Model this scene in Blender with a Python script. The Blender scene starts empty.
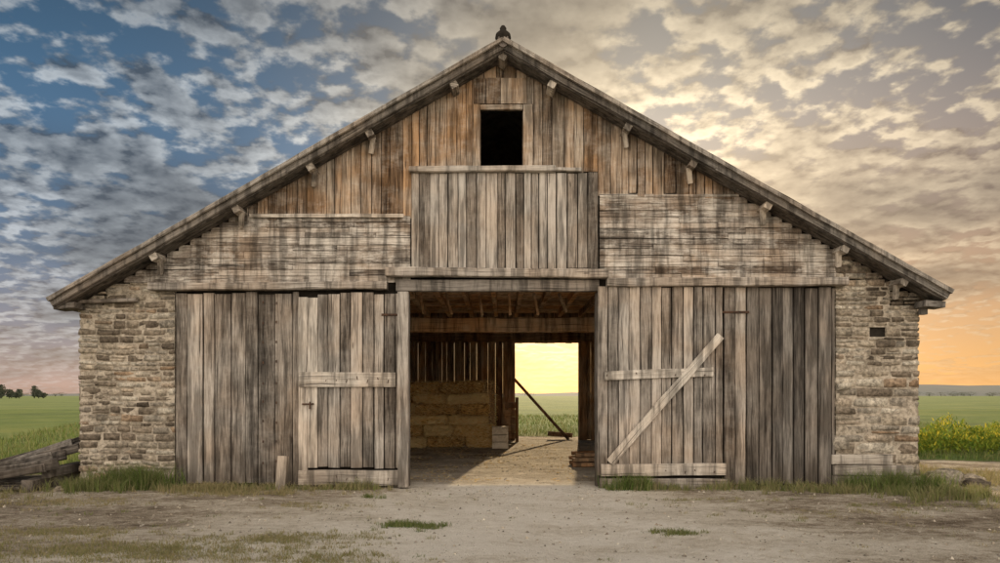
import bpy, math, random, bmesh
import numpy as np
from mathutils import Vector, noise
random.seed(7); np.random.seed(7)
sc = bpy.context.scene
R = random.random
def rr(a,b): return a+(b-a)*random.random()

# ------------------------------------------------------------ node helpers
class NT:
    def __init__(s, nt): s.nt=nt; s.n=nt.nodes; s.l=nt.links
    def node(s,t,**k):
        n=s.n.new(t)
        for a,b in k.items(): setattr(n,a,b)
        return n
    def set(s,sock,v):
        if v is None: return
        if isinstance(v,bpy.types.NodeSocket): s.l.new(v,sock)
        else: sock.default_value=v
    def m(s,op,a,b=None,c=None,clamp=False):
        n=s.node('ShaderNodeMath',operation=op,use_clamp=clamp)
        s.set(n.inputs[0],a); s.set(n.inputs[1],b)
        if c is not None: s.set(n.inputs[2],c)
        return n.outputs[0]
    def mix(s,f,a,b,blend='MIX'):
        n=s.node('ShaderNodeMix',data_type='RGBA',blend_type=blend,clamp_factor=True)
        s.set(n.inputs[0],f)
        for i,v in ((6,a),(7,b)):
            if not isinstance(v,bpy.types.NodeSocket) and len(v)==3: v=(*v,1)
            s.set(n.inputs[i],v)
        return n.outputs[2]
    def ss(s,v,a,b,lo=0.0,hi=1.0):
        n=s.node('ShaderNodeMapRange',interpolation_type='SMOOTHSTEP')
        s.set(n.inputs[0],v); n.inputs[1].default_value=a; n.inputs[2].default_value=b
        n.inputs[3].default_value=lo; n.inputs[4].default_value=hi
        return n.outputs[0]
    def scale(s,vec,sc_):
        n=s.node('ShaderNodeVectorMath',operation='MULTIPLY')
        s.set(n.inputs[0],vec); n.inputs[1].default_value=sc_
        return n.outputs[0]
    def add(s,a,b):
        n=s.node('ShaderNodeVectorMath',operation='ADD'); s.set(n.inputs[0],a); s.set(n.inputs[1],b); return n.outputs[0]
    def noise(s,vec,scale=1,detail=4,rough=0.55,dist=0):
        n=s.node('ShaderNodeTexNoise'); s.set(n.inputs['Vector'],vec)
        n.inputs['Scale'].default_value=scale; n.inputs['Detail'].default_value=detail
        n.inputs['Roughness'].default_value=rough; n.inputs['Distortion'].default_value=dist
        return n.outputs[0]
    def vor(s,vec,scale=1,feature='F1'):
        n=s.node('ShaderNodeTexVoronoi',feature=feature); s.set(n.inputs['Vector'],vec); n.inputs['Scale'].default_value=scale
        return n
    def ramp(s,f,stops):
        n=s.node('ShaderNodeValToRGB'); s.set(n.inputs[0],f); cr=n.color_ramp
        while len(cr.elements)<len(stops): cr.elements.new(0.5)
        for e,(p,c) in zip(cr.elements,stops): e.position=p; e.color=(*c,1)
        return n.outputs[0]
    def sep(s,v):
        n=s.node('ShaderNodeSeparateXYZ'); s.set(n.inputs[0],v); return n.outputs
    def comb(s,x,y,z):
        n=s.node('ShaderNodeCombineXYZ'); s.set(n.inputs[0],x); s.set(n.inputs[1],y); s.set(n.inputs[2],z); return n.outputs[0]
    def bump(s,h,strength=0.5,dist=0.01):
        n=s.node('ShaderNodeBump'); s.set(n.inputs['Height'],h); n.inputs['Strength'].default_value=strength; n.inputs['Distance'].default_value=dist
        return n.outputs[0]

def newmat(name):
    m=bpy.data.materials.new(name); m.use_nodes=True; nt=NT(m.node_tree)
    b=m.node_tree.nodes['Principled BSDF']; b.inputs['Roughness'].default_value=0.95
    b.inputs['Specular IOR Level'].default_value=0.12
    return m,nt,b

def wood(name,dark,mid,light,brown=0.3,wash=0.0,contrast=1.0,var=0.5):
    m,t,b=newmat(name)
    tc=t.node('ShaderNodeTexCoord'); uv=tc.outputs['UV']; ob=tc.outputs['Object']
    at=t.node('ShaderNodeAttribute',attribute_name='Col'); r=t.sep(at.outputs['Color'])
    wob=t.noise(t.scale(uv,(2.0,1.2,1)),1,1)
    uvw=t.add(uv,t.comb(t.m('MULTIPLY',wob,0.06),0.0,0.0))
    f1=t.noise(t.scale(uvw,(100,2.5,1)),1,3,0.7)
    f2=t.noise(t.scale(uvw,(24,0.8,1)),1,2,0.6)
    f3=t.noise(t.scale(uvw,(42,0.6,1)),1,1,0.5)
    crack=t.ss(f3,0.27,0.35)
    bl=t.noise(ob,0.8,3,0.6)
    bl2=t.noise(t.scale(ob,(4.0,4.0,1.6)),1,5,0.72)
    v=t.m('ADD',t.m('MULTIPLY',f1,0.58*contrast),t.m('MULTIPLY',f2,0.30*contrast))
    v=t.m('ADD',v,t.m('MULTIPLY',bl2,0.38))
    v=t.m('ADD',v,t.m('MULTIPLY',t.m('SUBTRACT',r[0],0.5),var*0.5))
    v=t.m('SUBTRACT',v,0.125+0.48*(contrast-1))
    col=t.ramp(v,[(0.30,dark),(0.48,mid),(0.68,light)])
    bf=t.m('MULTIPLY',t.m('ADD',t.ss(bl,0.42,0.62),t.m('MULTIPLY',r[1],0.6)),brown)
    col=t.mix(bf,col,(1.0,0.73,0.50),'MULTIPLY')
    if wash>0:
        w=t.m('MULTIPLY',t.ss(t.noise(t.scale(ob,(1.6,1,3.2)),1,5,0.75),0.44,0.62),wash)
        w=t.m('MULTIPLY',w,t.ss(f1,0.3,0.6))
        col=t.mix(w,col,(0.67,0.62,0.55))
    st=t.ss(t.noise(t.scale(ob,(7,7,0.7)),1,4,0.65),0.38,0.56,0.48,1.06)
    col=t.mix(1.0,col,t.comb(st,st,st),'MULTIPLY')
    col=t.mix(t.m('MULTIPLY',t.m('SUBTRACT',1,crack),0.75),col,(0.018,0.014,0.011))
    vo=t.vor(t.scale(uvw,(7,1.3,1)),1)
    kn=t.ss(vo.outputs['Distance'],0.05,0.11,1,0)
    kn=t.m('MULTIPLY',kn,t.m('GREATER_THAN',t.sep(vo.outputs['Color'])[0],0.6))
    col=t.mix(t.m('MULTIPLY',kn,0.7),col,(0.03,0.02,0.015))
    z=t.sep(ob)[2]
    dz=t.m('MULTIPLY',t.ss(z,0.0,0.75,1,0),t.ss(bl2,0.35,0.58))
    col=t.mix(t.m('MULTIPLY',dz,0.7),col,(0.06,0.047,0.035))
    t.l.new(col,b.inputs['Base Color'])
    h=t.m('ADD',t.m('MULTIPLY',f1,0.6),t.m('MULTIPLY',f2,0.5)); h=t.m('ADD',h,crack)
    t.l.new(t.bump(h,1.0,0.010),b.inputs['Normal'])
    return m

M={}
M['grey']=wood('weathered_grey_wood',(0.060,0.052,0.045),(0.225,0.203,0.178),(0.48,0.445,0.40),brown=0.30,wash=0.15,var=0.55)
M['light']=wood('pale_weathered_wood',(0.12,0.10,0.085),(0.38,0.34,0.29),(0.66,0.61,0.54),brown=0.22)
M['brown']=wood('brown_gable_wood',(0.045,0.034,0.026),(0.215,0.173,0.133),(0.48,0.405,0.325),brown=0.78,wash=0.3,var=0.55)
M['darkw']=wood('dark_grey_wood',(0.03,0.027,0.025),(0.115,0.104,0.092),(0.27,0.248,0.222),brown=0.2)
M['wash']=wood('whitewashed_siding',(0.055,0.045,0.038),(0.22,0.194,0.167),(0.50,0.455,0.40),brown=0.36,wash=0.85)
M['inner']=wood('interior_wood',(0.14,0.09,0.055),(0.42,0.29,0.19),(0.62,0.48,0.33),brown=0.7)

def stonemat():
    m,t,b=newmat('rubble_stone')
    tc=t.node('ShaderNodeTexCoord'); ob=tc.outputs['Object']
    at=t.node('ShaderNodeAttribute',attribute_name='Col'); r=t.sep(at.outputs['Color'])
    col=t.ramp(r[0],[(0.0,(0.13,0.105,0.08)),(0.2,(0.27,0.22,0.165)),(0.42,(0.45,0.385,0.295)),(0.6,(0.32,0.28,0.225)),(0.85,(0.60,0.54,0.44)),(1.0,(0.34,0.235,0.15))])
    n1=t.noise(ob,14,5,0.72); n2=t.noise(ob,2.0,4,0.6)
    k=t.ss(n1,0.3,0.7,0.42,1.35); col=t.mix(1,col,t.comb(k,k,k),'MULTIPLY')
    k=t.ss(n2,0.35,0.62,0.58,1.12); col=t.mix(1,col,t.comb(k,k,k),'MULTIPLY')
    sp=t.noise(ob,55,3,0.7)
    col=t.mix(t.ss(sp,0.56,0.68,0,0.5),col,(0.05,0.043,0.035))
    t.l.new(col,b.inputs['Base Color'])
    t.l.new(t.bump(t.m('ADD',n1,t.m('MULTIPLY',sp,0.4)),1.0,0.032),b.inputs['Normal'])
    return m
M['stone']=stonemat()
def simplemat(name,c1,c2,scale,bd=0.02,rough=0.95,detail=5):
    m,t,b=newmat(name); ob=t.node('ShaderNodeTexCoord').outputs['Object']
    n=t.noise(ob,scale,detail,0.7); n2=t.noise(ob,scale*0.13,3,0.6)
    v=t.m('ADD',t.m('MULTIPLY',n,0.6),t.m('MULTIPLY',n2,0.4))
    col=t.mix(t.ss(v,0.38,0.62),c1,c2); t.l.new(col,b.inputs['Base Color'])
    t.l.new(t.bump(n,0.8,bd),b.inputs['Normal']); b.inputs['Roughness'].default_value=rough
    return m
M['mortar']=simplemat('lime_mortar',(0.20,0.17,0.13),(0.52,0.45,0.36),16,0.03)
M['back']=simplemat('dark_backing_boards',(0.012,0.01,0.008),(0.03,0.025,0.02),6)
M['iron']=simplemat('rusty_iron',(0.03,0.022,0.018),(0.10,0.055,0.035),40,0.004,0.7)
M['roof']=simplemat('old_roof_tiles',(0.07,0.06,0.055),(0.20,0.17,0.15),5,0.03)
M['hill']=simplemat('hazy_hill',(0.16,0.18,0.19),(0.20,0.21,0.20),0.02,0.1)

# ------------------------------------------------------------ mesh builder
class MB:
    def __init__(s): s.v=[];s.f=[];s.uv=[];s.c=[]
    def vert(s,p,uv=(0,0),c=(0.5,0.5,0.5)):
        s.v.append(tuple(p)); s.uv.append(uv); s.c.append(c); return len(s.v)-1
    def build(s,name,mat,parent=None,smooth=False):
        me=bpy.data.meshes.new(name); me.from_pydata(s.v,[],s.f); 
        uvl=me.uv_layers.new(name='UVMap')
        li=np.empty(len(me.loops),dtype=np.int32); me.loops.foreach_get('vertex_index',li)
        uva=np.array(s.uv,dtype=np.float32)[li]; uvl.data.foreach_set('uv',uva.ravel())
        ca=me.color_attributes.new('Col','FLOAT_COLOR','POINT')
        c=np.ones((len(s.v),4),dtype=np.float32); c[:,:3]=np.array(s.c,dtype=np.float32); ca.data.foreach_set('color',c.ravel())
        if smooth: me.polygons.foreach_set('use_smooth',[True]*len(me.polygons))
        me.materials.append(mat); me.update()
        o=bpy.data.objects.new(name,me); sc.collection.objects.link(o)
        if parent: o.parent=parent
        return o
def empty(name,loc=(0,0,0)):
    o=bpy.data.objects.new(name,None); sc.collection.objects.link(o); o.empty_display_size=0.5; o.location=loc; return o

X=Vector((1,0,0));Y=Vector((0,1,0));Z=Vector((0,0,1))
def plank(mb,O,U,V,W,w,t,v0a,v1a,v0b=None,v1b=None,wob=0.004,c=None,ch=0.006):
    if v0b is None: v0b=v0a
    if v1b is None: v1b=v1a
    if v1a-v0a<0.02 and v1b-v0b<0.02: return
    O=Vector(O); U=Vector(U).normalized(); V=Vector(V).normalized(); W=Vector(W).normalized()
    L=max(v1a-v0a,v1b-v0b); n=max(1,int(L/0.4))
    if c is None: c=(R(),R(),R())
    uo,vo=rr(0,60),rr(0,60)
    ch=min(ch,w*0.3,t*0.5)
    prof=[(0,0),(w,0),(w,t-ch),(w-ch,t),(ch,t),(0,t-ch)]
    rings=[]; 
    cup=rr(-0.4,0.4)*wob
    for k in range(n+1):
        f=k/n; dl=rr(-wob,wob)*0.7; dr=rr(-wob,wob)*0.7; dt=rr(-wob,wob)*0.6+cup
        ring=[]
        for (u,ww) in prof:
            s=u/w; v=(v0a*(1-s)+v0b*s)*(1-f)+(v1a*(1-s)+v1b*s)*f
            uu=u+(dl if s<0.5 else dr)
            p=O+U*uu+V*v+W*(ww+(dt if ww>0 else 0))
            ring.append(mb.vert(p,(u+uo+ww*0.9,v+vo),c))
        rings.append(ring)
    for k in range(n):
        a,b2=rings[k],rings[k+1]
        for i in range(6):
            j=(i+1)%6; mb.f.append((a[i],a[j],b2[j],b2[i]))
    mb.f.append(tuple(reversed(rings[0]))); mb.f.append(tuple(rings[-1]))
def beam(mb,p0,p1,w,t,up=(0,0,1),wob=0.005,c=None,ch=0.012):
    p0=Vector(p0);p1=Vector(p1);V=(p1-p0); L=V.length; V.normalize()
    U=Vector(up); U=(U-V*U.dot(V)).normalized(); W=V.cross(U)
    plank(mb,p0-U*w/2-W*t/2,U,V,W,w,t,0,L,wob=wob,c=c,ch=ch)

# roof line (metres)
XA,ZA=0.05,7.21; SL,SR=0.572,0.563
def rtop(x): return ZA-(SL*(XA-x) if x<XA else SR*(x-XA))
TH=0.12
def runder(x): return rtop(x)-TH

def vfill(mb,x0,x1,z0,z1,y,wmin=0.13,wmax=0.22,t=0.028,gap=0.006,rag=0.015,yj=0.006,wob=0.004,missing=0,cshift=0):
    f0=z0 if callable(z0) else (lambda x:z0); f1=z1 if callable(z1) else (lambda x:z1)
    x=x0
    while x<x1-0.02:
        w=rr(wmin,wmax)
        if x+w>x1-0.06: w=x1-x
        if R()>=missing:
            ja=rr(-rag,rag); jb=rr(-rag,rag); yo=rr(-yj,yj)
            g=gap*rr(0.4,2.2)
            a,b2=x+g/2,x+w-g/2
            c=(min(1,max(0,R()+cshift)),R(),R())
            plank(mb,(a,y+yo,0),X,Z,-Y,b2-a,t,f0(a)+ja,f1(a)+jb,f0(b2)+ja+rr(-rag,rag)*0.4,f1(b2)+jb,wob=wob,c=c)
        x+=w
def hfill(mb,xa,xb,z0,z1,y,hmin=0.11,hmax=0.15,t=0.022,lmin=0.6,lmax=2.6,rag=0.008):
    z=z0
    while z<z1-0.03:
        h=rr(hmin,hmax); 
        if z+h>z1-0.04: h=z1-z
        zm=z+h*0.5
        A=xa(zm) if callable(xa) else xa; B=xb(zm) if callable(xb) else xb
        x=A
        while x<B-0.02:
            l=rr(lmin,lmax)
            if x+l>B-0.3: l=B-x
            U=Vector((0,0.10,1)).normalized()
            zj=rr(-rag,rag)
            plank(mb,(x+0.002,y+rr(-0.005,0.005),z+zj),U,X,Vector((0,-1,0.10)),h*1.02,t,0,l-0.006,wob=0.006,ch=0.004)
            x+=l
        z+=h

def stones(mb,O,U,V,W,width,hf,rmin=0.09,rmax=0.2,wmin=0.14,wmax=0.48,depth=0.04,z0=0,skip=None,bulge=1.0,wave=0.010,split=0.15):
    O=Vector(O);U=Vector(U);V=Vector(V);W=Vector(W)
    def one(x,w,z,hh):
        c=(R(),R(),R()); g=rr(0.004,0.013)
        us=[0,0.04,0.33,0.67,0.96,1]; vs=[0,0.08,0.5,0.92,1]
        cj=[(rr(-1,1)*0.015,rr(-1,1)*0.012) for _ in range(4)]
        out=rr(-0.012,0.018)*bulge; tiltx=rr(-0.008,0.008); tiltz=rr(-0.008,0.008)
        idx=[]
        for j,b2 in enumerate(vs):
            row=[]
            for i,a in enumerate(us):
                px=x+g+(w-2*g)*a; pz=z+g+(hh-2*g)*b2
                px+=cj[0][0]*(1-a)*(1-b2)+cj[1][0]*a*(1-b2)+cj[2][0]*a*b2+cj[3][0]*(1-a)*b2
                pz+=cj[0][1]*(1-a)*(1-b2)+cj[1][1]*a*(1-b2)+cj[2][1]*a*b2+cj[3][1]*(1-a)*b2
                edge=(i in(0,5)) or (j in (0,4))
                corner=(i in(0,1,4,5)) and (j in (0,1,3,4))
                if edge: d=-depth
                else: d=out+tiltx*(a-.5)*2+tiltz*(b2-.5)*2+rr(-0.005,0.005)-(0.009 if corner else 0)
                pz+=rr(-0.004,0.004)+wave*math.sin(px*2.6+pz*1.3+O.x)+wave*0.4*math.sin(px*7+pz*3); px+=rr(-0.004,0.004)
                row.append(mb.vert(O+U*px+V*pz+W*d,(px,pz),c))
            idx.append(row)
        for j in range(4):
            for i in range(5):
                mb.f.append((idx[j][i],idx[j][i+1],idx[j+1][i+1],idx[j+1][i]))
    z=z0
    while z<20:
        h=rr(rmin,rmax); x=0
        if z>hf(0) and z>hf(width) : break
        while x<width-0.01:
            w=rr(wmin,wmax)*(0.7+h*2.2)
            if x+w>width-0.1: w=width-x
            zt=min(z+h,hf(x+w/2))
            hh=zt-z
            if hh>0.04:
                if hh>0.10 and R()<split:
                    q=rr(0.35,0.65)*hh; one(x,w,z,q); one(x,w,z+q,hh-q)
                else: one(x,w,z,hh)
            x+=w
        z+=h

# ============================================================ BARN
barn=empty('barn')
DEP=11.6
mb=MB()
def quad(mb,pts):
    ids=[mb.vert(p) for p in pts]; mb.f.append(tuple(ids))
YB=0.055
def bpanel(x0,x1,z0,z1f):
    quad(mb,[(x0,YB,z0),(x1,YB,z0),(x1,YB,z1f(x1)),(x0,YB,z1f(x0))])
T=lambda x:runder(x)+0.02
bpanel(-6.98,-1.56,0,T); bpanel(1.62,6.98,0,T)
bpanel(-1.56,-0.36,3.3,T); bpanel(0.40,1.62,3.3,T)
quad(mb,[(-0.36,YB,3.3),(0.40,YB,3.3),(0.40,YB,5.30),(-0.36,YB,5.30)])
quad(mb,[(-0.36,YB,6.27),(0.05,YB,6.27),(0.05,YB,T(0.05)),(-0.36,YB,T(-0.36))])
quad(mb,[(0.05,YB,6.27),(0.40,YB,6.27),(0.40,YB,T(0.4)),(0.05,YB,T(0.05))])
mb.build('wall_backing',M['back'],barn)

TOPP=lambda x:runder(x)+0.03
mb=MB()
ZL,ZR=4.48,4.85
def xl(z): return XA-(ZA-TH-z)/SL
def xrr(z): return XA+(ZA-TH-z)/SR
vfill(mb,xl(ZL)+0.02,-1.47,ZL,TOPP,0.035,0.11,0.22,yj=0.012,rag=0.04,gap=0.009)
vfill(mb,1.63,xrr(ZR)-0.02,ZR,TOPP,0.035,0.11,0.22,yj=0.012,rag=0.05,gap=0.009,cshift=0.08)
vfill(mb,-1.47,-0.46,5.25,TOPP,0.035,0.12,0.2,yj=0.008,cshift=0.15)
vfill(mb,0.55,1.63,5.25,TOPP,0.035,0.12,0.22,yj=0.008,cshift=0.12)
vfill(mb,-0.46,XA,6.36,TOPP,0.035,0.14,0.22,cshift=0.1)
vfill(mb,XA,0.55,6.36,TOPP,0.035,0.14,0.22,cshift=0.1)
mb.build('gable_planks',M['brown'],barn)
mb=MB(); vfill(mb,-1.47,1.63,3.63,5.22,-0.005,0.12,0.19,t=0.03,yj=0.008,cshift=0.05,gap=0.010)
mb.build('hayloft_panel',M['grey'],barn)
mb=MB()
hfill(mb,lambda z:max(-5.78,xl(z)+0.02) if z<3.3 else xl(z)+0.03,-1.49,3.40,ZL+0.03,0.028,0.075,0.125)
hfill(mb,1.66,lambda z:xrr(z)-0.03,3.47,ZR+0.03,0.028,0.075,0.125)
mb.build('clapboard_siding',M['wash'],barn)
mb=MB()
plank(mb,(xl(ZL)+0.35,-0.012,ZL+0.0),Z,X,-Y,0.06,0.03,0,-1.6-(xl(ZL)+0.35),wob=0.006,c=(.8,.3,.5))
mb.build('siding_trim',M['light'],barn)

mb=MB()
plank(mb,(-0.46,0.01,5.32),X,Z,-Y,0.13,0.05,0,1.04,c=(.8,.3,.5))
plank(mb,(0.385,0.01,5.32),X,Z,-Y,0.16,0.05,0,1.04,c=(.8,.3,.5))
plank(mb,(-0.325,0.008,6.27),Z,X,-Y,0.08,0.05,0,0.70)
vfill(mb,-0.44,0.56,6.37,6.80,0.0,0.18,0.26,t=0.03,yj=0.003,rag=0.006)
beam(mb,(-0.345,0.08,5.33),(-0.345,0.08,6.27),0.13,0.04,up=(0,1,0))
beam(mb,(0.395,0.08,5.33),(0.395,0.08,6.27),0.13,0.04,up=(0,1,0))
mb.build('loft_window_frame',M['brown'],barn)
mb=MB()
beam(mb,(-1.5,-0.05,5.265),(0.92,-0.05,5.275),0.09,0.14,wob=0.01)
beam(mb,(0.925,-0.04,5.27),(1.35,-0.04,5.265),0.06,0.10,wob=0.01)
beam(mb,(-1.88,-0.10,3.56),(1.78,-0.10,3.52),0.14,0.17,wob=0.012,c=(.8,.6,.5))
beam(mb,(-5.78,-0.09,3.31),(-1.86,-0.09,3.335),0.12,0.16,wob=0.01,c=(.65,.4,.5))
beam(mb,(1.76,-0.09,3.385),(5.72,-0.09,3.40),0.14,0.17,wob=0.01,c=(.7,.4,.5))
mb.build('lintel_beams',M['grey'],barn)
mb=MB()
beam(mb,(-1.72,-0.02,3.345),(1.64,-0.02,3.345),0.19,0.10)
beam(mb,(-1.6,0.12,0),(-1.6,0.12,3.24),0.16,0.16,up=(1,0,0))
beam(mb,(1.68,0.12,0),(1.68,0.12,3.24),0.16,0.16,up=(1,0,0))
mb.build('door_frame',M['darkw'],barn)

# doors
d=empty('sliding_door_west'); d.parent=barn
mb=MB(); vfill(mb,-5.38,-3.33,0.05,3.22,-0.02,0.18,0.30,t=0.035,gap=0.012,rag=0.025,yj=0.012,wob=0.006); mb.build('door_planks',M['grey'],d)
mb=MB()
for x in (-3.70,-3.92):
    for k in range(9):
        z=0.4+k*0.33+rr(-.02,.02)
        beam(mb,(x,-0.068,z),(x,-0.068,z+0.04),0.02,0.012,up=(1,0,0),wob=0.001)
mb.build('door_iron_studs',M['iron'],d)
d=empty('open_door_left_leaf'); d.parent=barn
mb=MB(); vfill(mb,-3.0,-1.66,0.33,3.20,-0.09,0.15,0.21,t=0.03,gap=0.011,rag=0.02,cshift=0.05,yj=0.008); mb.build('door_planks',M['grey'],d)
LC=lambda:(rr(.7,.95),rr(0,.5),.5)
mb=MB()
plank(mb,(-3.32,-0.09,0),X,Z,-Y,0.15,0.045,0.03,3.14,c=LC()); plank(mb,(-3.165,-0.09,0),X,Z,-Y,0.16,0.04,0.33,3.13,c=LC())
plank(mb,(-3.30,-0.122,1.66),Z,X,-Y,0.24,0.04,0,1.58,wob=0.010,c=(.6,.3,.5))
plank(mb,(-3.31,-0.122,0.04),Z,X,-Y,0.25,0.045,0,1.66,wob=0.012,c=LC())
mb.build('door_rails',M['light'],d)
mb=MB(); beam(mb,(-1.585,-0.16,0.02),(-1.585,-0.16,3.22),0.17,0.12,up=(1,0,0),wob=0.010); mb.build('door_post',M['grey'],d)
mb=MB()
beam(mb,(-1.95,-0.13,2.85),(-1.66,-0.13,2.85),0.04,0.012)
beam(mb,(-3.25,-0.15,1.38),(-3.06,-0.15,1.38),0.025,0.02); beam(mb,(-3.12,-0.16,1.30),(-3.12,-0.16,1.42),0.02,0.03,up=(1,0,0))
mb.build('door_latch',M['iron'],d)

d=empty('open_door_right_leaf'); d.parent=barn
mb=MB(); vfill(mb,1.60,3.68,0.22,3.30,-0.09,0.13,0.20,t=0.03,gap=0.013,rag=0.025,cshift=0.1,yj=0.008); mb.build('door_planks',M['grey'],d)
mb=MB()
plank(mb,(1.72,-0.122,1.77),Z,Vector((1,0,0.035)),-Y,0.15,0.04,0,1.78,wob=0.008,c=(.7,.3,.5))
plank(mb,(1.66,-0.122,0.19),Z,Vector((1,0,0.01)),-Y,0.20,0.05,0,2.05,wob=0.010,c=LC())
plank(mb,(1.64,-0.10,-0.04),Z,X,-Y,0.19,0.08,0,2.1,wob=0.012,c=(.6,.3,.5))
beam(mb,Vector((1.80,-0.165,0.42)),Vector((3.62,-0.165,2.50)),0.14,0.035,up=(1,0,-1),wob=0.008,c=LC())
mb.build('door_rails',M['light'],d)
d=empty('side_door'); d.parent=barn
mb=MB(); vfill(mb,3.71,4.07,0.05,3.31,-0.03,0.16,0.2,t=0.035,gap=0.006); mb.build('door_stile',M['grey'],d)
mb=MB(); vfill(mb,4.09,5.56,0.06,3.31,-0.02,0.15,0.24,t=0.032,gap=0.011,yj=0.01); mb.build('door_planks',M['darkw'],d)
mb=MB()
beam(mb,(3.68,-0.078,2.9),(4.12,-0.078,2.9),0.04,0.012)
mb.build('strap_hinges',M['iron'],d)
mb=MB()
for x in np.arange(1.75,3.6,0.16):
    for z in (0.27,1.86): beam(mb,(x,-0.174,z+rr(-.04,.04)),(x+0.012,-0.174,z+0.01),0.012,0.01,wob=0,ch=0.002)
for x in np.arange(-3.2,-1.8,0.17):
    for z in (0.17,1.78): beam(mb,(x,-0.168,z+rr(-.06,.06)),(x+0.012,-0.168,z+0.0),0.012,0.01,wob=0,ch=0.002)
mb.build('nail_heads',M['iron'],barn)

# masonry
mb=MB()
stones(mb,(-7.03,0.0,0),X,Z,-Y,1.62,lambda x:min(3.40,runder(-7.03+x)+0.02),0.065,0.15,0.15,0.42,wave=0.012)
HX0,HX1,HZ0,HZ1=0.58,0.86,2.50,2.66
RF=lambda x:min(3.9,runder(5.58+x)+0.02)
stones(mb,(5.58,0.0,0.0),X,Z,-Y,1.42,lambda x:1.95,0.11,0.2,0.25,0.62,wave=0.005)
stones(mb,(5.58,0.0,0.0),X,Z,-Y,1.42,lambda x:2.5,0.08,0.14,0.14,0.4,z0=2.02,wave=0.005)
stones(mb,(5.58,0.0,0.0),X,Z,-Y,HX0,lambda x:HZ1,0.15,0.16,0.2,0.4,z0=HZ0,wave=0.004)
stones(mb,(5.58+HX1,0.0,0.0),X,Z,-Y,1.42-HX1,lambda x:HZ1,0.15,0.16,0.2,0.4,z0=HZ0,wave=0.004)
stones(mb,(5.58,0.0,0.0),X,Z,-Y,1.42,RF,0.06,0.13,0.14,0.4,z0=HZ1+0.01,wave=0.005)
stones(mb,(-7.0,DEP,0),-Y,Z,-X,DEP,lambda x:3.0,0.1,0.2,0.2,0.6)
stones(mb,(6.97,0,0),Y,Z,X,DEP,lambda x:3.0,0.1,0.2,0.2,0.6)
mb.build('stone_masonry',M['stone'],barn,smooth=True)
mb=MB()
def box(mb,x0,x1,y0,y1,z0,z1):
    ids=[mb.vert(p) for p in [(x0,y0,z0),(x1,y0,z0),(x1,y1,z0),(x0,y1,z0),(x0,y0,z1),(x1,y0,z1),(x1,y1,z1),(x0,y1,z1)]]
    for f in [(0,3,2,1),(4,5,6,7),(0,1,5,4),(1,2,6,5),(2,3,7,6),(3,0,4,7)]: mb.f.append(tuple(ids[i] for i in f))
box(mb,-6.99,-6.55,0.010,DEP-0.02,-0.1,3.02); box(mb,6.5,6.96,0.010,DEP-0.02,-0.1,3.02)
box(mb,-6.545,-5.42,0.012,0.4,-0.1,3.36)
box(mb,5.6,5.58+HX0,0.012,0.4,-0.1,3.4); box(mb,5.58+HX0+.001,5.58+HX1,0.013,0.4,-0.1,HZ0); box(mb,5.58+HX0+.001,5.58+HX1,0.013,0.4,HZ1,3.4); box(mb,5.58+HX1+.001,6.495,0.012,0.4,-0.1,3.4)
mb.build('mortar_core',M['mortar'],barn)
mb=MB()
for i,(x0,l,z,th) in enumerate([(5.50,1.42,0.02,0.10),(5.52,1.30,0.20,0.08),(5.48,1.0,0.38,0.07)]):
    plank(mb,(x0,-0.03,z),Z,X,-Y,0.165,th,0,l,wob=0.014,c=(.35+.15*i,.3,.5))
mb.build('pier_base_boards',M['light'],barn)
mb=MB()
stones(mb,(5.50,-0.05,0.60),X,Z,-Y,0.32,lambda x:0.26,0.24,0.25,0.5,0.6,depth=0.06,split=0)
stones(mb,(5.60,-0.03,1.60),X,Z,-Y,0.25,lambda x:0.14,0.13,0.14,0.5,0.6,depth=0.06,split=0)
mb.build('jamb_blocks',M['stone'],barn,smooth=True)

# roof
mb=MB()
XE_L,XE_R=-7.2,7.2; Y0,Y1=-0.34,DEP+0.4
def slab(xe):
    n=24; A=[]
    for k in range(n+1):
        f=k/n; x=xe+(XA-xe)*f; sag=rr(-0.012,0.012)
        A.append([mb.vert((x,Y0,rtop(x)+sag)),mb.vert((x,Y1,rtop(x)+sag)),mb.vert((x,Y1,rtop(x)-TH)),mb.vert((x,Y0,rtop(x)-TH))])
    for k in range(n):
        a,b2=A[k],A[k+1]
        for i in range(4): mb.f.append((a[i],a[(i+1)%4],b2[(i+1)%4],b2[i]))
    mb.f.append(tuple(A[0])); 
slab(XE_L); slab(XE_R)
prev=None
for yy in (Y0-0.06,Y1):
    ring=[mb.vert((XA+0.09*math.cos(a),yy,ZA+0.02+0.11*math.sin(a))) for a in np.linspace(0,2*math.pi,12,endpoint=False)]
    if prev: 
        for i in range(12): mb.f.append((prev[i],prev[(i+1)%12],ring[(i+1)%12],ring[i]))
    else: mb.f.append(tuple(reversed(ring)))
    prev=ring
mb.f.append(tuple(prev))
mb.build('roof_covering',M['roof'],barn)
mb=MB()
for xe in (XE_L-0.02,XE_R+0.02):
    p0=Vector((xe,Y0-0.02,rtop(xe)-0.055)); p1=Vector((XA,Y0-0.02,rtop(XA)-0.055))
    pm=p0.lerp(p1,0.52)+Vector((0,0,-0.012))
    beam(mb,p0,pm,0.10,0.035,wob=0.008); beam(mb,pm,p1,0.10,0.035,wob=0.008)
mb.build('barge_boards',M['darkw'],barn)
mb=MB()
for xe in (XE_L-0.06,XE_R+0.06):
    p0=Vector((xe,Y0-0.03,rtop(xe)+0.035)); p1=Vector((XA,Y0-0.03,rtop(XA)+0.035))
    pm=p0.lerp(p1,0.47)+Vector((0,0,-0.012))
    beam(mb,p0,pm,0.07,0.12,wob=0.008,c=(.4,.2,.5));beam(mb,pm,p1,0.07,0.12,wob=0.008,c=(.5,.2,.5))
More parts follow.
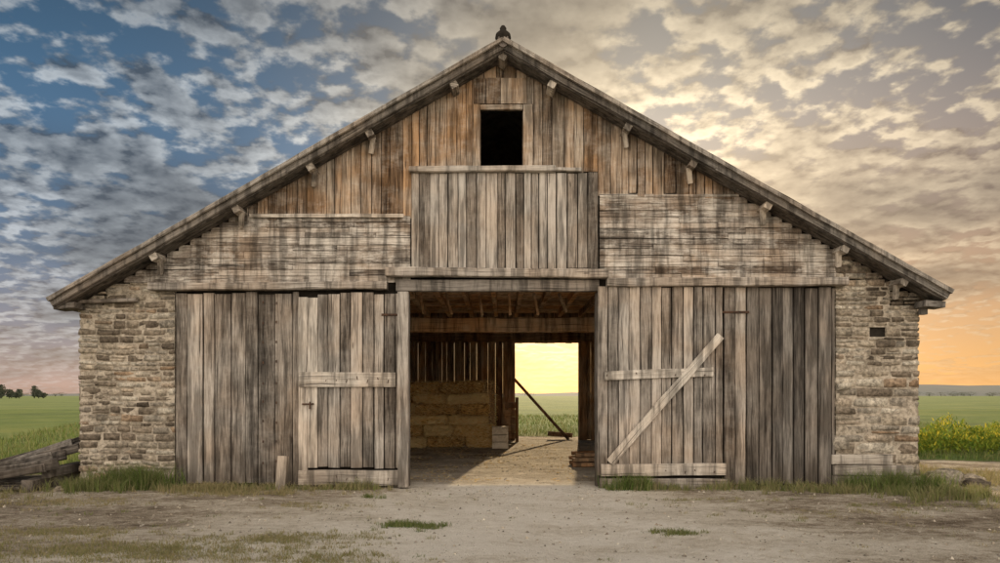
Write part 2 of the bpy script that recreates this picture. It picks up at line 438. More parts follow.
mb.build('roof_verge_edge',M['grey'],barn)
mb=MB()
prof=[(0.11,0.0),(0.13,0.05),(0.12,0.11),(0.08,0.15),(0.05,0.17),(0.055,0.21),(0.03,0.25),(0.0,0.26)]
rings=[]
for (r_,h_) in prof:
    rings.append([mb.vert((XA+r_*math.cos(a),Y0+0.04+r_*math.sin(a),ZA+0.05+h_)) for a in np.linspace(0,2*math.pi,14,endpoint=False)])
for a_,b_ in zip(rings,rings[1:]):
    for i in range(14): mb.f.append((a_[i],a_[(i+1)%14],b_[(i+1)%14],b_[i]))
mb.build('ridge_finial',M['back'],barn,smooth=True)
mb=MB()
for x in (-5.62,-4.28,-3.08,-2.12,-0.75,0.05,0.85,2.08,3.14,4.35,5.60,6.55):
    s=1 if x<XA else -1; sl=math.atan(SL)*s
    up=Vector((-math.sin(sl),0,math.cos(sl)))
    z=runder(x)-0.06
    beam(mb,(x,-0.31,z),(x,0.3,z),0.13,0.12,up=up,ch=0.01)
    if abs(x)>1: beam(mb,(x+0.04*s,-0.16,z-0.02),(x-0.02*s,-0.03,z-0.24),0.08,0.07,up=(1,0,0))
mb.build('purlin_ends',M['light'],barn)
mb=MB()
for xe in (XE_L,XE_R):
    dirv=(Vector((XA,0,rtop(XA)))-Vector((xe,0,rtop(xe)))); L=dirv.length; dirv.normalize()
    nrm=Vector((dirv.z,0,-dirv.x)); 
    if nrm.z>0: nrm=-nrm
    for k in range(2):
        plank(mb,Vector((xe,Y0+0.01+k*0.16,rtop(xe)-TH-0.002)),Y,dirv,nrm,0.15,0.018,0.02,L-0.02)
beam(mb,(-7.24,-0.15,2.97),(-6.9,-0.15,2.99),0.10,0.3); beam(mb,(7.22,-0.15,3.0),(6.9,-0.15,3.02),0.10,0.3)
beam(mb,(-7.0,-0.08,3.07),(-6.0,-0.08,3.10),0.06,0.08)
beam(mb,(7.0,-0.06,2.86),(7.0,-0.06,3.08),0.1,0.1,up=(1,0,0))
mb.build('soffit_boards',M['darkw'],barn)

# rear wall + interior frame
mb=MB()
BX0,BX1,BZ=0.50,2.66,3.30
vfill(mb,-6.6,BX0,0,TOPP,DEP,0.16,0.26,t=0.03,gap=0.0025,wob=0.001,yj=0.002); vfill(mb,BX1,6.6,0,TOPP,DEP,0.16,0.26,t=0.03,gap=0.003,wob=0.001,yj=0.002)
vfill(mb,BX0,BX1,BZ,TOPP,DEP,0.16,0.26,t=0.03,gap=0.002,wob=0.001)
mb.build('rear_wall_planks',M['inner'],barn)
mb=MB()
for k in range(8): plank(mb,(-6.6,DEP+0.02,3.30+k*0.45),Z,X,Y,0.44,0.02,max(0.0,6.6-(ZA-3.3-k*0.45-0.45)/SL+0.1),min(13.2,6.6+(ZA-3.3-k*0.45-0.45)/SL))
mb.build('rear_gable_sheathing',M['darkw'],barn)
mb=MB()
for x in (-2.9,-2.12,-1.36,-0.6): beam(mb,(x,DEP-0.12,0),(x,DEP-0.12,3.5),0.09,0.09,up=(1,0,0),c=(1,.2,.5))
beam(mb,(BX0-0.12,DEP-0.1,0),(BX0-0.12,DEP-0.1,3.5),0.26,0.14,up=(1,0,0))
beam(mb,(BX1+0.15,DEP-0.1,0),(BX1+0.15,DEP-0.1,3.5),0.26,0.14,up=(1,0,0))
beam(mb,(-6.5,DEP-0.2,3.48),(6.5,DEP-0.2,3.48),0.28,0.16)
beam(mb,(-6.5,4.0,3.10),(6.5,4.0,3.12),0.30,0.3,wob=0.02)
beam(mb,(-6.5,7.8,3.45),(6.5,7.8,3.45),0.26,0.24,wob=0.012)
for x in (-3.6,3.1): 
    for y in (4.0,7.8): beam(mb,(x,y,0),(x,y,3.0),0.24,0.24,up=(1,0,0),wob=0.012)
beam(mb,(2.35,4.0,2.95),(3.1,4.0,2.1),0.14,0.12); beam(mb,(-2.8,4.0,2.95),(-3.6,4.0,2.1),0.14,0.12)
x=-6.3
while x<6.4:
    beam(mb,(x,0.2,3.62),(x+rr(-.05,.05),6.2,3.62),0.14,0.10); x+=0.56
for x in (-1.5,-0.95,-0.35,0.2,0.75,1.3): beam(mb,(x,2.0,3.0+rr(.1,.2)),(x+rr(-.15,.15),2.2,3.55),0.05,0.05,up=(1,0,0),c=(1,.2,.5))
mb.build('interior_timber_frame',M['inner'],barn)
mb=MB()
y=0.15
while y<6.4:
    plank(mb,(-6.4,y,3.70),Y,X,Z,0.25,0.03,0,12.8); y+=0.255
mb.build('loft_floor_boards',M['inner'],barn)
mb=MB()
beam(mb,(0.42,DEP+0.12,2.15),(2.35,DEP+0.12,0.0),0.10,0.08); beam(mb,(1.65,DEP+0.3,0.2),(2.5,DEP+0.3,0.13),0.16,0.1)
mb.build('rear_door_brace',M['inner'],barn)

# ============================================================ props
def straw():
    m,t,b=newmat('straw')
    ob=t.node('ShaderNodeTexCoord').outputs['Object']
    at=t.node('ShaderNodeAttribute',attribute_name='Col'); r=t.sep(at.outputs['Color'])
    n=t.noise(t.scale(ob,(10,10,45)),1,4,0.7); n2=t.noise(ob,4,3)
    v=t.m('ADD',t.m('MULTIPLY',n,0.8),t.m('MULTIPLY',n2,0.25)); v=t.m('ADD',v,t.m('MULTIPLY',t.m('SUBTRACT',r[0],0.5),0.3))
    col=t.ramp(v,[(0.34,(0.34,0.17,0.05)),(0.48,(0.86,0.54,0.19)),(0.62,(0.97,0.77,0.40))])
    t.l.new(col,b.inputs['Base Color']); t.l.new(t.bump(n,1.0,0.05),b.inputs['Normal']); return m
M['straw']=straw()
def bale(mb,cx,cy,cz,lx,ly,lz,rot,tilt=0):
    nx,ny,nz=12,4,6; c=(R(),R(),R()); ids={}
    ca,sa=math.cos(rot),math.sin(rot)
    for i in range(nx+1):
        for j in range(ny+1):
            for k in range(nz+1):
                if i in(0,nx) or j in(0,ny) or k in(0,nz):
                    x,y,z=(i/nx-.5),(j/ny-.5),(k/nz-.5)
                    e=sum(1 for q in (abs(x),abs(y),abs(z)) if q>0.49)
                    s=1-0.09*max(0,e-1)
                    tie=1-0.08*(1 if i in (3,9) else 0)
                    px,py,pz=x*lx*s+rr(-.02,.02),y*ly*s*tie+rr(-.045,.045),z*lz*s*tie+rr(-.024,.024)+tilt*x*lx
                    ids[i,j,k]=mb.vert((cx+px*ca-py*sa,cy+px*sa+py*ca,cz+pz),(0,0),c)
    g=lambda *q:ids[q]
    for i in range(nx):
        for j in range(ny):
            mb.f.append((g(i,j,0),g(i,j+1,0),g(i+1,j+1,0),g(i+1,j,0))); mb.f.append((g(i,j,nz),g(i+1,j,nz),g(i+1,j+1,nz),g(i,j+1,nz)))
    for i in range(nx):
        for k in range(nz):
            mb.f.append((g(i,0,k),g(i+1,0,k),g(i+1,0,k+1),g(i,0,k+1))); mb.f.append((g(i,ny,k),g(i,ny,k+1),g(i+1,ny,k+1),g(i+1,ny,k)))
    for j in range(ny):
        for k in range(nz):
            mb.f.append((g(0,j,k),g(0,j,k+1),g(0,j+1,k+1),g(0,j+1,k))); mb.f.append((g(nx,j,k),g(nx,j+1,k),g(nx,j+1,k+1),g(nx,j,k+1)))
mb=MB(); z=0.0; lev=0
while z<1.75:
    h=rr(0.26,0.36); xend=-0.12-0.06*lev+rr(-0.12,0.05); x=xend
    while x>-5.5:
        L=rr(0.8,1.3); bale(mb,x-L/2,8.4+rr(-.16,.12),z+h/2+rr(-.02,.02),L-0.01,0.6,h,rr(-.1,.1),rr(-.05,.05)); bale(mb,x-L/2,9.05,z+h/2,L,0.6,h,rr(-.03,.03)); x-=L
    z+=h; lev+=1
for i in range(5000):
    x=rr(-3.4,-0.1); z=rr(0.02,1.95); y=8.03+rr(-.05,.08); a=rr(-1.2,1.2); l=rr(0.05,0.18); c=(rr(.3,1),R(),R())
    p=Vector((x,y,z)); q=p+Vector((math.cos(a)*l,-rr(0.0,0.07),math.sin(a)*l-0.03))
    i0=mb.vert(p,(0,0),c); i1=mb.vert(p+Vector((0,0,0.010)),(0,0),c); i2=mb.vert(q,(0,0),c); mb.f.append((i0,i2,i1))
mb.build('straw_bale_stack',M['straw'],smooth=False)
mb=MB()
WC=(1.0,.1,.5)
for z in (0.02,0.22,0.42): plank(mb,(-0.22,7.6,z),Z,X,-Y,0.18,0.03,0,0.45,c=WC); plank(mb,(-0.22,7.95,z),Z,X,-Y,0.18,0.03,0,0.45,c=WC)
for x in (-0.21,0.2): plank(mb,(x,7.58,0.02),Y,Z,X,0.35,0.03,0,0.6,c=WC)
plank(mb,(-0.23,7.57,0.61),Y,X,Z,0.40,0.03,0,0.47,c=WC)
M['pale']=simplemat('pale_crate_board',(0.60,0.50,0.36),(0.85,0.75,0.60),8,0.01)
mb.build('wooden_crate',M['pale'])
mb=MB()
for x in (0.12,0.55): beam(mb,(x,10.6,0),(x,10.6,1.45),0.1,0.1,up=(1,0,0))
for z in (0.2,0.45,0.7,0.95,1.2): beam(mb,(0.05,10.6,z),(0.6,10.6,z),0.2,0.04)
mb.build('stall_gate',M['inner'])
mb=MB()
for i in range(6): beam(mb,(1.55+rr(-.1,.1),3.0+i*0.16,0.05+0.09*(i%3)),(2.9,3.1+i*0.16,0.06+0.09*(i%3)),0.08,0.16)
mb.build('plank_stack',M['inner'])
mb=MB(); beam(mb,(-3.53,-0.36,-0.05),(-3.51,-0.30,0.54),0.14,0.13,up=(1,0,0),wob=0.015,ch=0.03,c=(0.6,.6,.5)); mb.build('short_wooden_post',M['light'])
mb=MB()
for i in range(13):
    y=-0.55+0.09*i+rr(-.04,.04); zr=0.30+0.035*i+rr(-.04,.05); x1=-7.12-rr(0,.25)
    beam(mb,(-9.5+rr(-.4,.4),y-0.35,max(0.02,zr-0.85+rr(-.06,.1))),(x1,y+rr(-.1,.1),zr+0.05),rr(0.10,0.20),rr(0.025,0.05),wob=0.012,up=(0,rr(-.5,.3),1))
for i in range(5):
    beam(mb,(-9.3+rr(-.3,.3),-0.7+0.2*i,0.03+0.02*i),(-7.3+rr(-.3,.1),-0.5+0.2*i,0.05+0.02*i),0.05,0.18,wob=0.01)
beam(mb,(-7.45,-0.6,0.08),(-7.5,0.7,0.12),0.2,0.18); beam(mb,(-7.35,-0.3,0.26),(-7.4,0.7,0.28),0.15,0.15)
mb.build('timber_pile',M['darkw'])

# ============================================================ GROUND
PATCH=[
 (-0.98,-3.35,0.36,0.15,0.07,0.2,1500),(1.95,-3.7,0.28,0.12,0.05,0.3,800),
 (2.15,-0.36,0.34,0.14,0.26,0.1,700),(2.6,-0.3,0.5,0.1,0.12,0.4,300),
 (-5.95,-0.25,0.55,0.18,0.40,0.15,1700),(-6.5,-0.45,0.5,0.18,0.24,0.3,1300),
 (6.2,-0.45,0.7,0.22,0.32,0.15,2000),(6.8,-1.2,0.8,0.4,0.18,0.4,2200),(5.2,-0.6,0.7,0.2,0.16,0.5,900),(4.2,-0.35,0.5,0.13,0.20,0.4,600),
 (-4.6,-0.45,0.9,0.2,0.14,0.7,2200),(-3.9,-0.75,0.9,0.25,0.08,0.75,1600),
 (-3.6,-4.6,1.7,0.45,0.05,0.6,9000),(-2.3,-4.0,0.9,0.28,0.045,0.6,3200),(-4.9,-3.6,0.9,0.3,0.045,0.65,2600),(-1.5,-4.9,0.6,0.25,0.045,0.6,1600),
 (-2.6,-0.3,0.6,0.12,0.12,0.6,800),(-1.95,-1.1,0.2,0.08,0.07,0.2,250),(8.2,-1.9,1.2,0.5,0.08,0.6,2200),(3.0,-1.3,0.6,0.15,0.05,0.6,350),
 (8.5,1.5,1.4,1.5,0.12,0.7,5200),(-8.4,-0.9,1.1,0.4,0.14,0.6,2200),(-6.5,-1.6,1.4,0.4,0.05,0.75,2200),(-2.6,-1.9,0.7,0.2,0.04,0.7,700),(4.5,-2.4,0.8,0.2,0.035,0.7,600),(5.6,-1.9,0.9,0.2,0.05,0.5,900)]
def fieldmask(x,y):
    n=noise.noise(Vector((x*0.35,y*0.35,3.1)))*0.9
    a=0
    if x<0: a=max(0,min(1,((-x-7.55+n*0.3)/0.3))) * max(0,min(1,(y-1.6+n)/0.8))
    if x>0: a=max(0,min(1,((x-7.6+n*0.3)/0.4))) * max(0,min(1,(y-3.6+n*1.5)/0.9))
    a=max(a,max(0,min(1,(y-13.2+n*0.6)/0.8)))
    a=max(a,max(0,min(1,(abs(x)-13+n*2)/2)))
    return a
def gh(x,y):
    if abs(x)>30 or abs(y)>40: return 0.0
    ny=noise.noise(Vector((x*0.5,y*0.5,0)))*0.035+noise.noise(Vector((x*2.1,y*2.1,5)))*0.016+noise.noise(Vector((x*6,y*6,9)))*0.008
    for cx in (-0.75,0.85):
        q=(x-cx-0.03*y)/0.22
        if abs(q)<3 and y<1: ny-=0.022*math.exp(-q*q)
    fade=max(0.15,min(1,(-y+0.1)/1.2)) if y>-1.2 and y<12.5 and abs(x)<7.4 else 1
    return (ny-0.01)*fade
NX,NY=420,420
us=np.linspace(-1,1,NX); gx=np.sinh(us*6.6)/np.sinh(6.6)*2500
vs=np.linspace(-1,1,NY); gy=np.sinh(vs*6.6)/np.sinh(6.6)*2500-4.0
mb=MB()
for yy in gy:
    for xx in gx:
        g=0.0; path_vignette=0
        if abs(xx)<60 and abs(yy)<60:
            g=fieldmask(xx,yy)
            for (cx,cy,rx,ry,h,dry,n) in PATCH:
                if abs(xx-cx)<2*rx and abs(yy-cy)<2*ry:
                    q=((xx-cx)/rx)**2+((yy-cy)/ry)**2
                    g=max(g,(0.55-0.2*dry)*max(0,1-q/1.8))
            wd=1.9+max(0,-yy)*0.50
            path_vignette=max(-0.6,1-((xx-0.3-0.05*yy)/wd)**2)  # pale path in the middle; sides darkened in the dirt colour as a vignette
            if yy>0.3 and abs(xx)<7: path_vignette=-0.3
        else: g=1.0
        mb.v.append((xx,yy,gh(xx,yy))); mb.uv.append((0,0)); mb.c.append((g,path_vignette*0.5+0.5,0))
for j in range(NY-1):
    for i in range(NX-1):
        a=j*NX+i; mb.f.append((a,a+1,a+NX+1,a+NX))
def groundmat():
    m,t,b=newmat('dirt_and_grass_ground')
    ob=t.node('ShaderNodeTexCoord').outputs['Object']
    at=t.node('ShaderNodeAttribute',attribute_name='Col'); r=t.sep(at.outputs['Color'])
    n1=t.noise(t.scale(ob,(0.7,1.5,1)),1,5,0.6); n2=t.noise(t.scale(ob,(6,8,8)),1,6,0.75); n3=t.noise(ob,70,4,0.75)
    v=t.m('ADD',t.m('MULTIPLY',n1,0.56),t.m('MULTIPLY',n2,0.52)); v=t.m('ADD',v,t.m('MULTIPLY',n3,0.54))
    v=t.m('ADD',v,t.m('MULTIPLY',t.m('SUBTRACT',r[1],0.5),0.30))  # path paleness plus painted vignette towards the sides
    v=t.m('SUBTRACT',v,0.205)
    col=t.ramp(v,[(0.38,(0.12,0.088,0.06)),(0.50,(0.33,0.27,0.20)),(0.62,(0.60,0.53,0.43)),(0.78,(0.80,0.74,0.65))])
    vo=t.vor(ob,34); peb=t.ss(vo.outputs['Distance'],0.15,0.4,1,0)
    pc=t.m('MULTIPLY',peb,t.m('GREATER_THAN',t.sep(vo.outputs['Color'])[0],0.6))
    col=t.mix(t.m('MULTIPLY',pc,0.5),col,(0.62,0.57,0.50))
    g=t.m('ADD',r[0],t.m('MULTIPLY',t.m('SUBTRACT',n2,0.5),1.3)); g=t.ss(g,0.35,0.65)
    fn=t.noise(t.scale(ob,(0.10,0.10,1)),1,5,0.65)
    gc=t.ramp(fn,[(0.32,(0.06,0.13,0.02)),(0.5,(0.13,0.23,0.035)),(0.7,(0.25,0.30,0.06))])
    gc=t.mix(t.ss(r[0],0.85,0.5),gc,(0.13,0.12,0.05))
    gc2=t.mix(t.ss(n3,0.3,0.7,0.0,0.5),gc,(0.03,0.045,0.012))
    col=t.mix(t.m('MULTIPLY',g,0.85),col,gc2)
    t.l.new(col,b.inputs['Base Color'])
    h=t.m('ADD',t.m('MULTIPLY',n2,0.9),t.m('MULTIPLY',n3,0.4)); h=t.m('ADD',h,t.m('MULTIPLY',pc,0.25))
    t.l.new(t.bump(h,1.0,0.07),b.inputs['Normal'])
    return m
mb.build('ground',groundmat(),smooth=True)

mb=MB(); 
for i in range(11000):
    y=-8+7.9*R()**0.8; 
    x=rr(-9,9)
    if R()<0.12: x=rr(-1.4,1.5); y=rr(-1,9)
    s=0.005+0.024*R()**5
    if y<-5.5: s*=0.7
    c=(0.2+0.7*R(),R(),R()); z=gh(x,y)+s*0.2
    th=rr(0,6.3)
    ring=[]
    for k in range(5):
        a=th+k*1.2566; q=s*rr(0.7,1.2); ring.append(mb.vert((x+q*math.cos(a),y+q*math.sin(a),z+rr(-.2,.2)*s-0.3*s),(0,0),c))
    tp=mb.vert((x+rr(-.3,.3)*s,y+rr(-.3,.3)*s,z+s*rr(0.45,0.8)),(0,0),c)
    for k in range(5): mb.f.append((ring[k],ring[(k+1)%5],tp))
mb.build('gravel',M['stone'])

mb=MB()
def rock(cx,cy,s,fl=0.6):
    bm=bmesh.new(); bmesh.ops.create_icosphere(bm,subdivisions=3,radius=1)
    o=len(mb.v); c=(rr(0.0,0.7),R(),R()); sd=rr(0,99)
    for v in bm.verts:
        k=1+0.45*noise.noise(v.co*1.3+Vector((sd,0,0)))+0.2*noise.noise(v.co*4+Vector((sd,0,0)))
        mb.vert((cx+v.co.x*k*s*1.3,cy+v.co.y*k*s,v.co.z*k*s*fl+s*0.1),(0,0),c)
    for f in bm.faces: mb.f.append(tuple(o+v.index for v in f.verts))
    bm.free()
rock(7.7,0.5,0.28,0.8); rock(8.0,0.1,0.18); rock(7.35,-0.1,0.12); rock(8.3,0.7,0.2)
rock(-7.0,-0.45,0.1); rock(5.9,-0.35,0.09); rock(6.6,-0.4,0.07)
mb.build('field_stones',M['stone'])

# ------------------------------------------------------------ grass
def grassmat(name,green1,green2,dry):
    m,t,b=newmat(name)
    at=t.node('ShaderNodeAttribute',attribute_name='Col'); r=t.sep(at.outputs['Color'])
    c=t.mix(r[0],green1,green2); c=t.mix(r[1],c,dry)
    t.l.new(c,b.inputs['Base Color']); b.inputs['Roughness'].default_value=0.7
    tr=t.node('ShaderNodeBsdfTranslucent'); t.l.new(c,tr.inputs[0])
    mx=t.node('ShaderNodeMixShader'); mx.inputs[0].default_value=0.35
    t.l.new(b.outputs[0],mx.inputs[1]); t.l.new(tr.outputs[0],mx.inputs[2])
    t.l.new(mx.outputs[0],m.node_tree.nodes['Material Output'].inputs[0]); return m
M['grass']=grassmat('grass_blades',(0.05,0.095,0.02),(0.15,0.22,0.05),(0.40,0.32,0.18))
M['litter']=grassmat('straw_litter_stalks',(0.4,0.3,0.14),(0.6,0.46,0.24),(0.66,0.5,0.28))
M['crop']=grassmat('field_crop',(0.07,0.14,0.02),(0.20,0.31,0.05),(0.65,0.54,0.06))
def blades(name,P,H,Wd,dry,mat,lean=0.5,dryvar=0.25):
    P=np.array(P);n=len(P);H=np.array(H);Wd=np.array(Wd); dry=np.array(dry)
    a=np.random.rand(n)*6.283; d=np.stack([np.cos(a),np.sin(a),0*a],1)
    b=np.random.rand(n)*6.283; l=np.stack([np.cos(b),np.sin(b),0*b],1)*(H*lean*np.random.rand(n))[:,None]
    up=np.zeros((n,3)); up[:,2]=H
    w=(Wd/2)[:,None]
    V=np.empty((n,5,3)); V[:,0]=P-d*w; V[:,1]=P+d*w; V[:,2]=P+d*w*0.7+l*0.3+up*0.55; V[:,3]=P-d*w*0.7+l*0.3+up*0.55; V[:,4]=P+l+up*(0.85+0.15*np.random.rand(n))[:,None]
    me=bpy.data.meshes.new(name); base=np.arange(n)*5
    F=[]
    for k in base.tolist(): F.append((k,k+1,k+2,k+3)); F.append((k+3,k+2,k+4))
    me.from_pydata(V.reshape(-1,3).tolist(),[],F)
    ca=me.color_attributes.new('Col','FLOAT_COLOR','POINT')
    C=np.ones((n,5,4),dtype=np.float32); C[:,:,0]=np.random.rand(n)[:,None]; C[:,:,1]=np.clip(dry+(np.random.rand(n)-.5)*2*dryvar,0,1)[:,None]; C[:,4,1]=np.clip(C[:,4,1]+0.1,0,1)
    ca.data.foreach_set('color',C.ravel()); me.materials.append(mat)
    o=bpy.data.objects.new(name,me); sc.collection.objects.link(o); return o
P=[];H=[];Wd=[];Dr=[]
for (cx,cy,rx,ry,h,dry,n) in PATCH:
    tuf=[(cx+random.gauss(0,rx*0.55),cy+random.gauss(0,ry*0.55)) for _ in range(max(8,n//28))]
    for i in range(n):
        tx,ty=random.choice(tuf); sp=rr(0.5,1.6); x=tx+random.gauss(0,0.03+rx*0.02)*sp; y=ty+random.gauss(0,0.025+ry*0.03)*sp
        if -0.16<y<0.4 and abs(x)<7.1: y=-0.17-R()*0.1
        P.append((x,y,gh(x,y)-0.008)); H.append(h*rr(0.3,1.3)); Wd.append(rr(0.006,0.012) if h>0.1 else rr(0.005,0.009)); Dr.append(dry)
for i in range(650):
    x=rr(-8,8); y=-6+5.7*R()
    if abs(x-0.2)<1.6 and R()<0.85: continue
    if noise.noise(Vector((x*0.6,y*0.9,4)))<-0.05: continue
    dr=rr(0.2,0.9); 
    for k in range(random.randint(5,20)):
        P.append((x+random.gauss(0,.04),y+random.gauss(0,.03),gh(x,y)-0.008)); H.append(rr(0.02,0.065)); Wd.append(0.007); Dr.append(dr)
for i in range(5200):
    x=random.choice([rr(-7.1,-1.6),rr(1.7,7.1)]); n=noise.noise(Vector((x*1.5,0,0)))
    if n<-0.25: continue
    P.append((x,-0.2-abs(random.gauss(0,0.14)),0)); H.append(rr(0.03,0.17)*(0.8+n*2)); Wd.append(0.008); Dr.append(rr(0.1,0.9))
blades('grass_tufts',P,H,Wd,Dr,M['grass'],lean=0.9)
P=[];H=[];Wd=[];Dr=[]
cnt=0
while cnt<36000:
    side=R(); 
    y=1.5+ (R()**1.7)*45
    dist=y+11.1
    if side<0.45: x=-7.6-R()*dist*0.42
    elif side<0.9: x=7.7+R()*dist*0.42
    else: x=rr(-0.5,6.5); y=13.2+R()**1.5*25
    if fieldmask(x,y)<0.5+0.3*R(): continue
    s=1+max(0,y-4)*0.03
    P.append((x,y,gh(x,y)-0.02)); H.append(rr(0.12,0.28)); Wd.append(0.012*s*1.4); Dr.append(0.12 if R()<0.85 else 0.5); cnt+=1
blades('field_grass',P,H,Wd,Dr,M['grass'],lean=0.8)
P=[];H=[];Wd=[];Dr=[]
for i in range(30000):
    y=6.0+R()*3.0; x=8.2+R()*9
    hh=0.52+0.7*noise.noise(Vector((x*0.9,y*0.9,2)))+0.25*noise.noise(Vector((x*3,y*3,2)))
    if hh<0.12: continue
    z0=(R()**0.6)*hh
    P.append((x,y,z0-0.05)); H.append(rr(0.05,0.12)); Wd.append(rr(0.02,0.045)); Dr.append(0.9 if (z0>hh*0.75 and R()<0.25) else 0.15)
blades('flowering_crop_row',P,H,Wd,Dr,M['crop'],lean=1.6)
P=[];H=[];Wd=[];Dr=[]
for i in range(4200):
    y=rr(0.6,11.4); x=rr(-2.6,2.8)
    if x>-0.2 and R()<0.6: continue
    if noise.noise(Vector((x*1.2,y*0.8,7)))<-0.1: continue
    P.append((x,y,0.0)); H.append(rr(0.006,0.02)); Wd.append(rr(0.03,0.08)); Dr.append(0.6)
blades('straw_litter',P,H,Wd,Dr,M['litter'],lean=4,dryvar=0.4)

P=[];H=[];Wd=[];Dr=[]
M['far']=grassmat('distant_foliage',(0.05,0.065,0.045),(0.09,0.105,0.07),(0.13,0.14,0.11))
def tree(x,y,h,r,n=420):
    for k in range(n):
        a=rr(0,6.28); q=r*math.sqrt(R()); zz=h*(0.12+0.82*R()); lim=math.sin(math.pi*min(1,max(0,(zz/h-0.02)/1.0)))**0.6
        lump=0.7+0.7*noise.noise(Vector((math.cos(a)*1.5,math.sin(a)*1.5,zz+x)))
        P.append((x+q*lim*lump*math.cos(a),y+q*lim*lump*math.sin(a),zz)); H.append(rr(0.3,0.6)); Wd.append(rr(0.3,0.6)); Dr.append(R())
    for k in range(6):
        P.append((x+rr(-.1,.1),y,0)); H.append(h*0.7); Wd.append(0.35); Dr.append(0.2)
for (px,h,wr) in ((3,3.2,.6),(9,4.2,.5),(14,6.2,.34),(18,4.0,.6),(24,2.6,.9),(31,5.8,.36),(36,3.8,.6),(42,2.4,.9),(-8,5,.5),(-18,4,.5),(-30,6,.5),(-60,5,.5)):
    dd=300; tree((px-500)*dd/667,dd-11+rr(-8,8),h,h*wr)
for i in range(150):
    dd=rr(650,800); px=rr(-300,1300)
    if 90<px<500 or 600<px<900: continue
    tree((px-500)*dd/667,dd,rr(3,6),rr(7,14),140)
blades('distant_trees',P,H,Wd,Dr,M['far'],lean=1.0)
mb=MB(); n=120; 
for i in range(n+1):
    x=-1800+3600*i/n; y=1100
    h=3+4*noise.noise(Vector((x*0.004,1,0)))+ (15*max(0,min(1,(x-350)/350)) if x>350 else 0)+2*noise.noise(Vector((x*0.02,1,0)))
    mb.vert((x,y-150,-1)); mb.vert((x,y,max(1,h))); mb.vert((x,y+500,0))
for i in range(n):
    a=i*3; mb.f.append((a,a+3,a+4,a+1)); mb.f.append((a+1,a+4,a+5,a+2))
mb.build('distant_hills',M['hill'],smooth=True)

# ============================================================ SKY / LIGHT
EL,AZ=math.radians(16),math.radians(7)
w=bpy.data.worlds.new('World'); sc.world=w; w.use_nodes=True
t=NT(w.node_tree); t.n.clear()
out=t.node('ShaderNodeOutputWorld')
sky=t.node('ShaderNodeTexSky',sky_type='NISHITA',sun_disc=False,sun_elevation=EL,sun_rotation=AZ)
bg1=t.node('ShaderNodeBackground'); t.l.new(sky.outputs[0],bg1.inputs[0]); bg1.inputs[1].default_value=0.012
d0=t.node('ShaderNodeTexCoord').outputs['Generated']
x,y,z=t.sep(d0)
zp=t.m('MAXIMUM',z,0.0)
k=t.m('ADD',zp,0.22)
P0=t.comb(t.m('DIVIDE',x,k),t.m('DIVIDE',y,k),0.0)
big=t.noise(P0,1.25,2,0.5)
sel=t.ss(big,0.42,0.58)
def dens(vec,det):
    b=t.noise(vec,15.0,det,0.52,0.0); c=t.noise(vec,6.0,det,0.5)
    w1=t.m('MULTIPLY',b,t.m('SUBTRACT',0.40,t.m('MULTIPLY',sel,0.16)))
    w2=t.m('MULTIPLY',c,t.m('ADD',0.26,t.m('MULTIPLY',sel,0.16)))
    return t.m('ADD',t.m('MULTIPLY',big,0.34),t.m('ADD',w1,w2))
dn=dens(P0,5); dn2=dens(t.add(P0,(0.006,0.035,0.0)),4)
mask=t.ss(dn,0.43,0.505)
lit=t.m('ADD',t.m('MULTIPLY',t.m('SUBTRACT',dn,dn2),8.0),0.50,clamp=True)
thick=t.ss(dn,0.48,0.60)
def dotp(az,el):
    az,el=math.radians(az),math.radians(el)
    n=t.node('ShaderNodeVectorMath',operation='DOT_PRODUCT'); t.l.new(d0,n.inputs[0]); n.inputs[1].default_value=(math.sin(az)*math.cos(el),math.cos(az)*math.cos(el),math.sin(el)); return n.outputs['Value']
sp=t.m('MAXIMUM',dotp(10,16),0.0)
g1=t.m('POWER',sp,19.0)
g2=t.m('POWER',t.m('MAXIMUM',dotp(5,4),0.0),60.0)
hor=t.m('POWER',2.718,t.m('MULTIPLY',zp,-10.0))
hor2=t.m('POWER',2.718,t.m('MULTIPLY',zp,-5.5))
rt=t.ss(x,-0.40,0.45)
zen=t.mix(rt,(0.035,0.115,0.215),(0.12,0.17,0.21))
hc=t.mix(rt,(0.50,0.32,0.26),(1.0,0.46,0.11))
clear=t.mix(hor,zen,hc)
clear=t.mix(t.m('MULTIPLY',hor2,t.ss(x,0.0,0.5,0,1.0)),clear,(1.05,0.50,0.14))
litc=t.mix(rt,(0.46,0.51,0.55),(0.80,0.69,0.49)); litc=t.mix(t.m('MULTIPLY',g1,0.75),litc,(1.25,1.04,0.70))
drk=t.mix(rt,(0.028,0.054,0.085),(0.062,0.066,0.072)); drk=t.mix(t.m('MULTIPLY',g1,0.75),drk,(0.34,0.29,0.20))
cl=t.mix(t.m('MULTIPLY',lit,t.m('SUBTRACT',1.0,t.m('MULTIPLY',thick,0.55))),drk,litc)
cl=t.mix(t.m('MULTIPLY',hor,0.85),cl,hc)
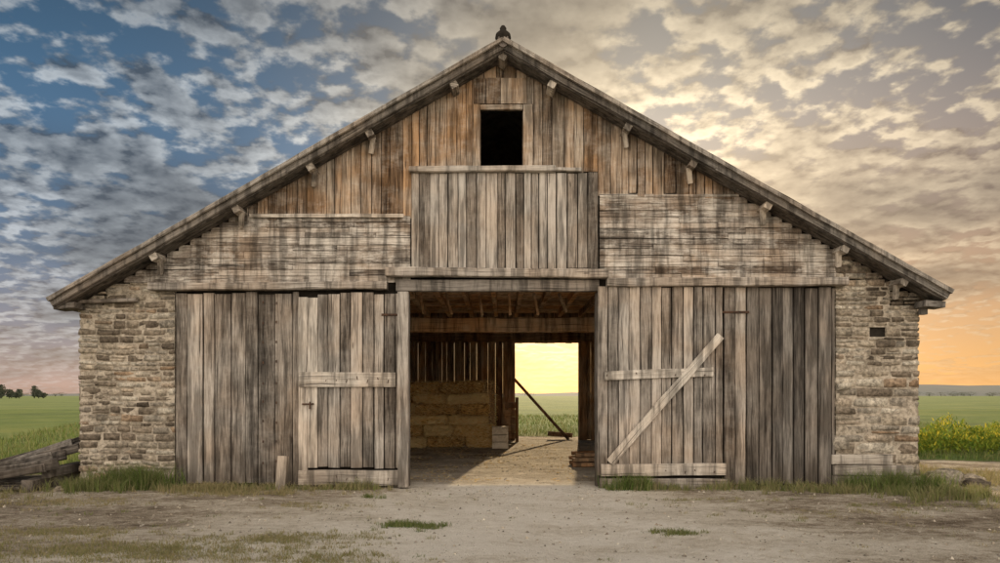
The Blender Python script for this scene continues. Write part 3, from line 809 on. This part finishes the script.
cl=t.mix(t.m('MULTIPLY',hor2,t.ss(x,0.0,0.5,0,0.65)),cl,(0.90,0.43,0.14))
colr=t.mix(mask,clear,cl)
kk=t.m('MULTIPLY',t.ss(big,0.38,0.64,1.12,0.62),t.ss(z,0.30,0.50,1.0,0.52))
kk=t.m('MULTIPLY',kk,t.ss(x,0.35,0.62,1.0,0.70))
kk=t.m('MAXIMUM',kk,hor2)
colr=t.mix(1.0,colr,t.comb(kk,kk,kk),'MULTIPLY')
gadd=t.mix(1.0,colr,t.mix(t.m('MULTIPLY',g1,0.34),(0,0,0),(1,0.76,0.45)),'ADD')
gadd=t.mix(1.0,gadd,t.mix(t.m('MULTIPLY',g2,1.0),(0,0,0),(0.75,0.36,0.02)),'ADD')
back_fill=t.ss(y,0.15,-0.6)  # unseen sky behind the camera, brightened as added fill for facade and interior
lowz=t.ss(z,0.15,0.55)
gadd=t.mix(back_fill,gadd,t.mix(lowz,(2.55,2.18,1.80),(1.80,1.64,1.45)))
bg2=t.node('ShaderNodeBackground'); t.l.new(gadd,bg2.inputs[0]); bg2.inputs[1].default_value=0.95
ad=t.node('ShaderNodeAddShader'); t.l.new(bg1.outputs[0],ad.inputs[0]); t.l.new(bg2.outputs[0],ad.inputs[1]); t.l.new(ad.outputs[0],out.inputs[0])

L=bpy.data.lights.new('sun','SUN'); L.energy=5.0; L.angle=math.radians(0.6); L.color=(1.0,0.76,0.46)
lo=bpy.data.objects.new('sun',L); sc.collection.objects.link(lo)
tv=-Vector((math.sin(AZ)*math.cos(EL),math.cos(AZ)*math.cos(EL),math.sin(EL)))
lo.rotation_euler=tv.to_track_quat('-Z','Y').to_euler(); lo.location=(0,0,20)

cam=bpy.data.cameras.new('camera'); co=bpy.data.objects.new('camera',cam); sc.collection.objects.link(co)
co.location=(0,-11.1,1.53); co.rotation_euler=(math.radians(90),0,0)
cam.sensor_width=36; cam.lens=24; cam.shift_y=0.1135; cam.clip_end=6000; cam.clip_start=0.05
sc.camera=co
sc.view_settings.view_transform='Standard'; sc.view_settings.look='None'; sc.view_settings.exposure=0
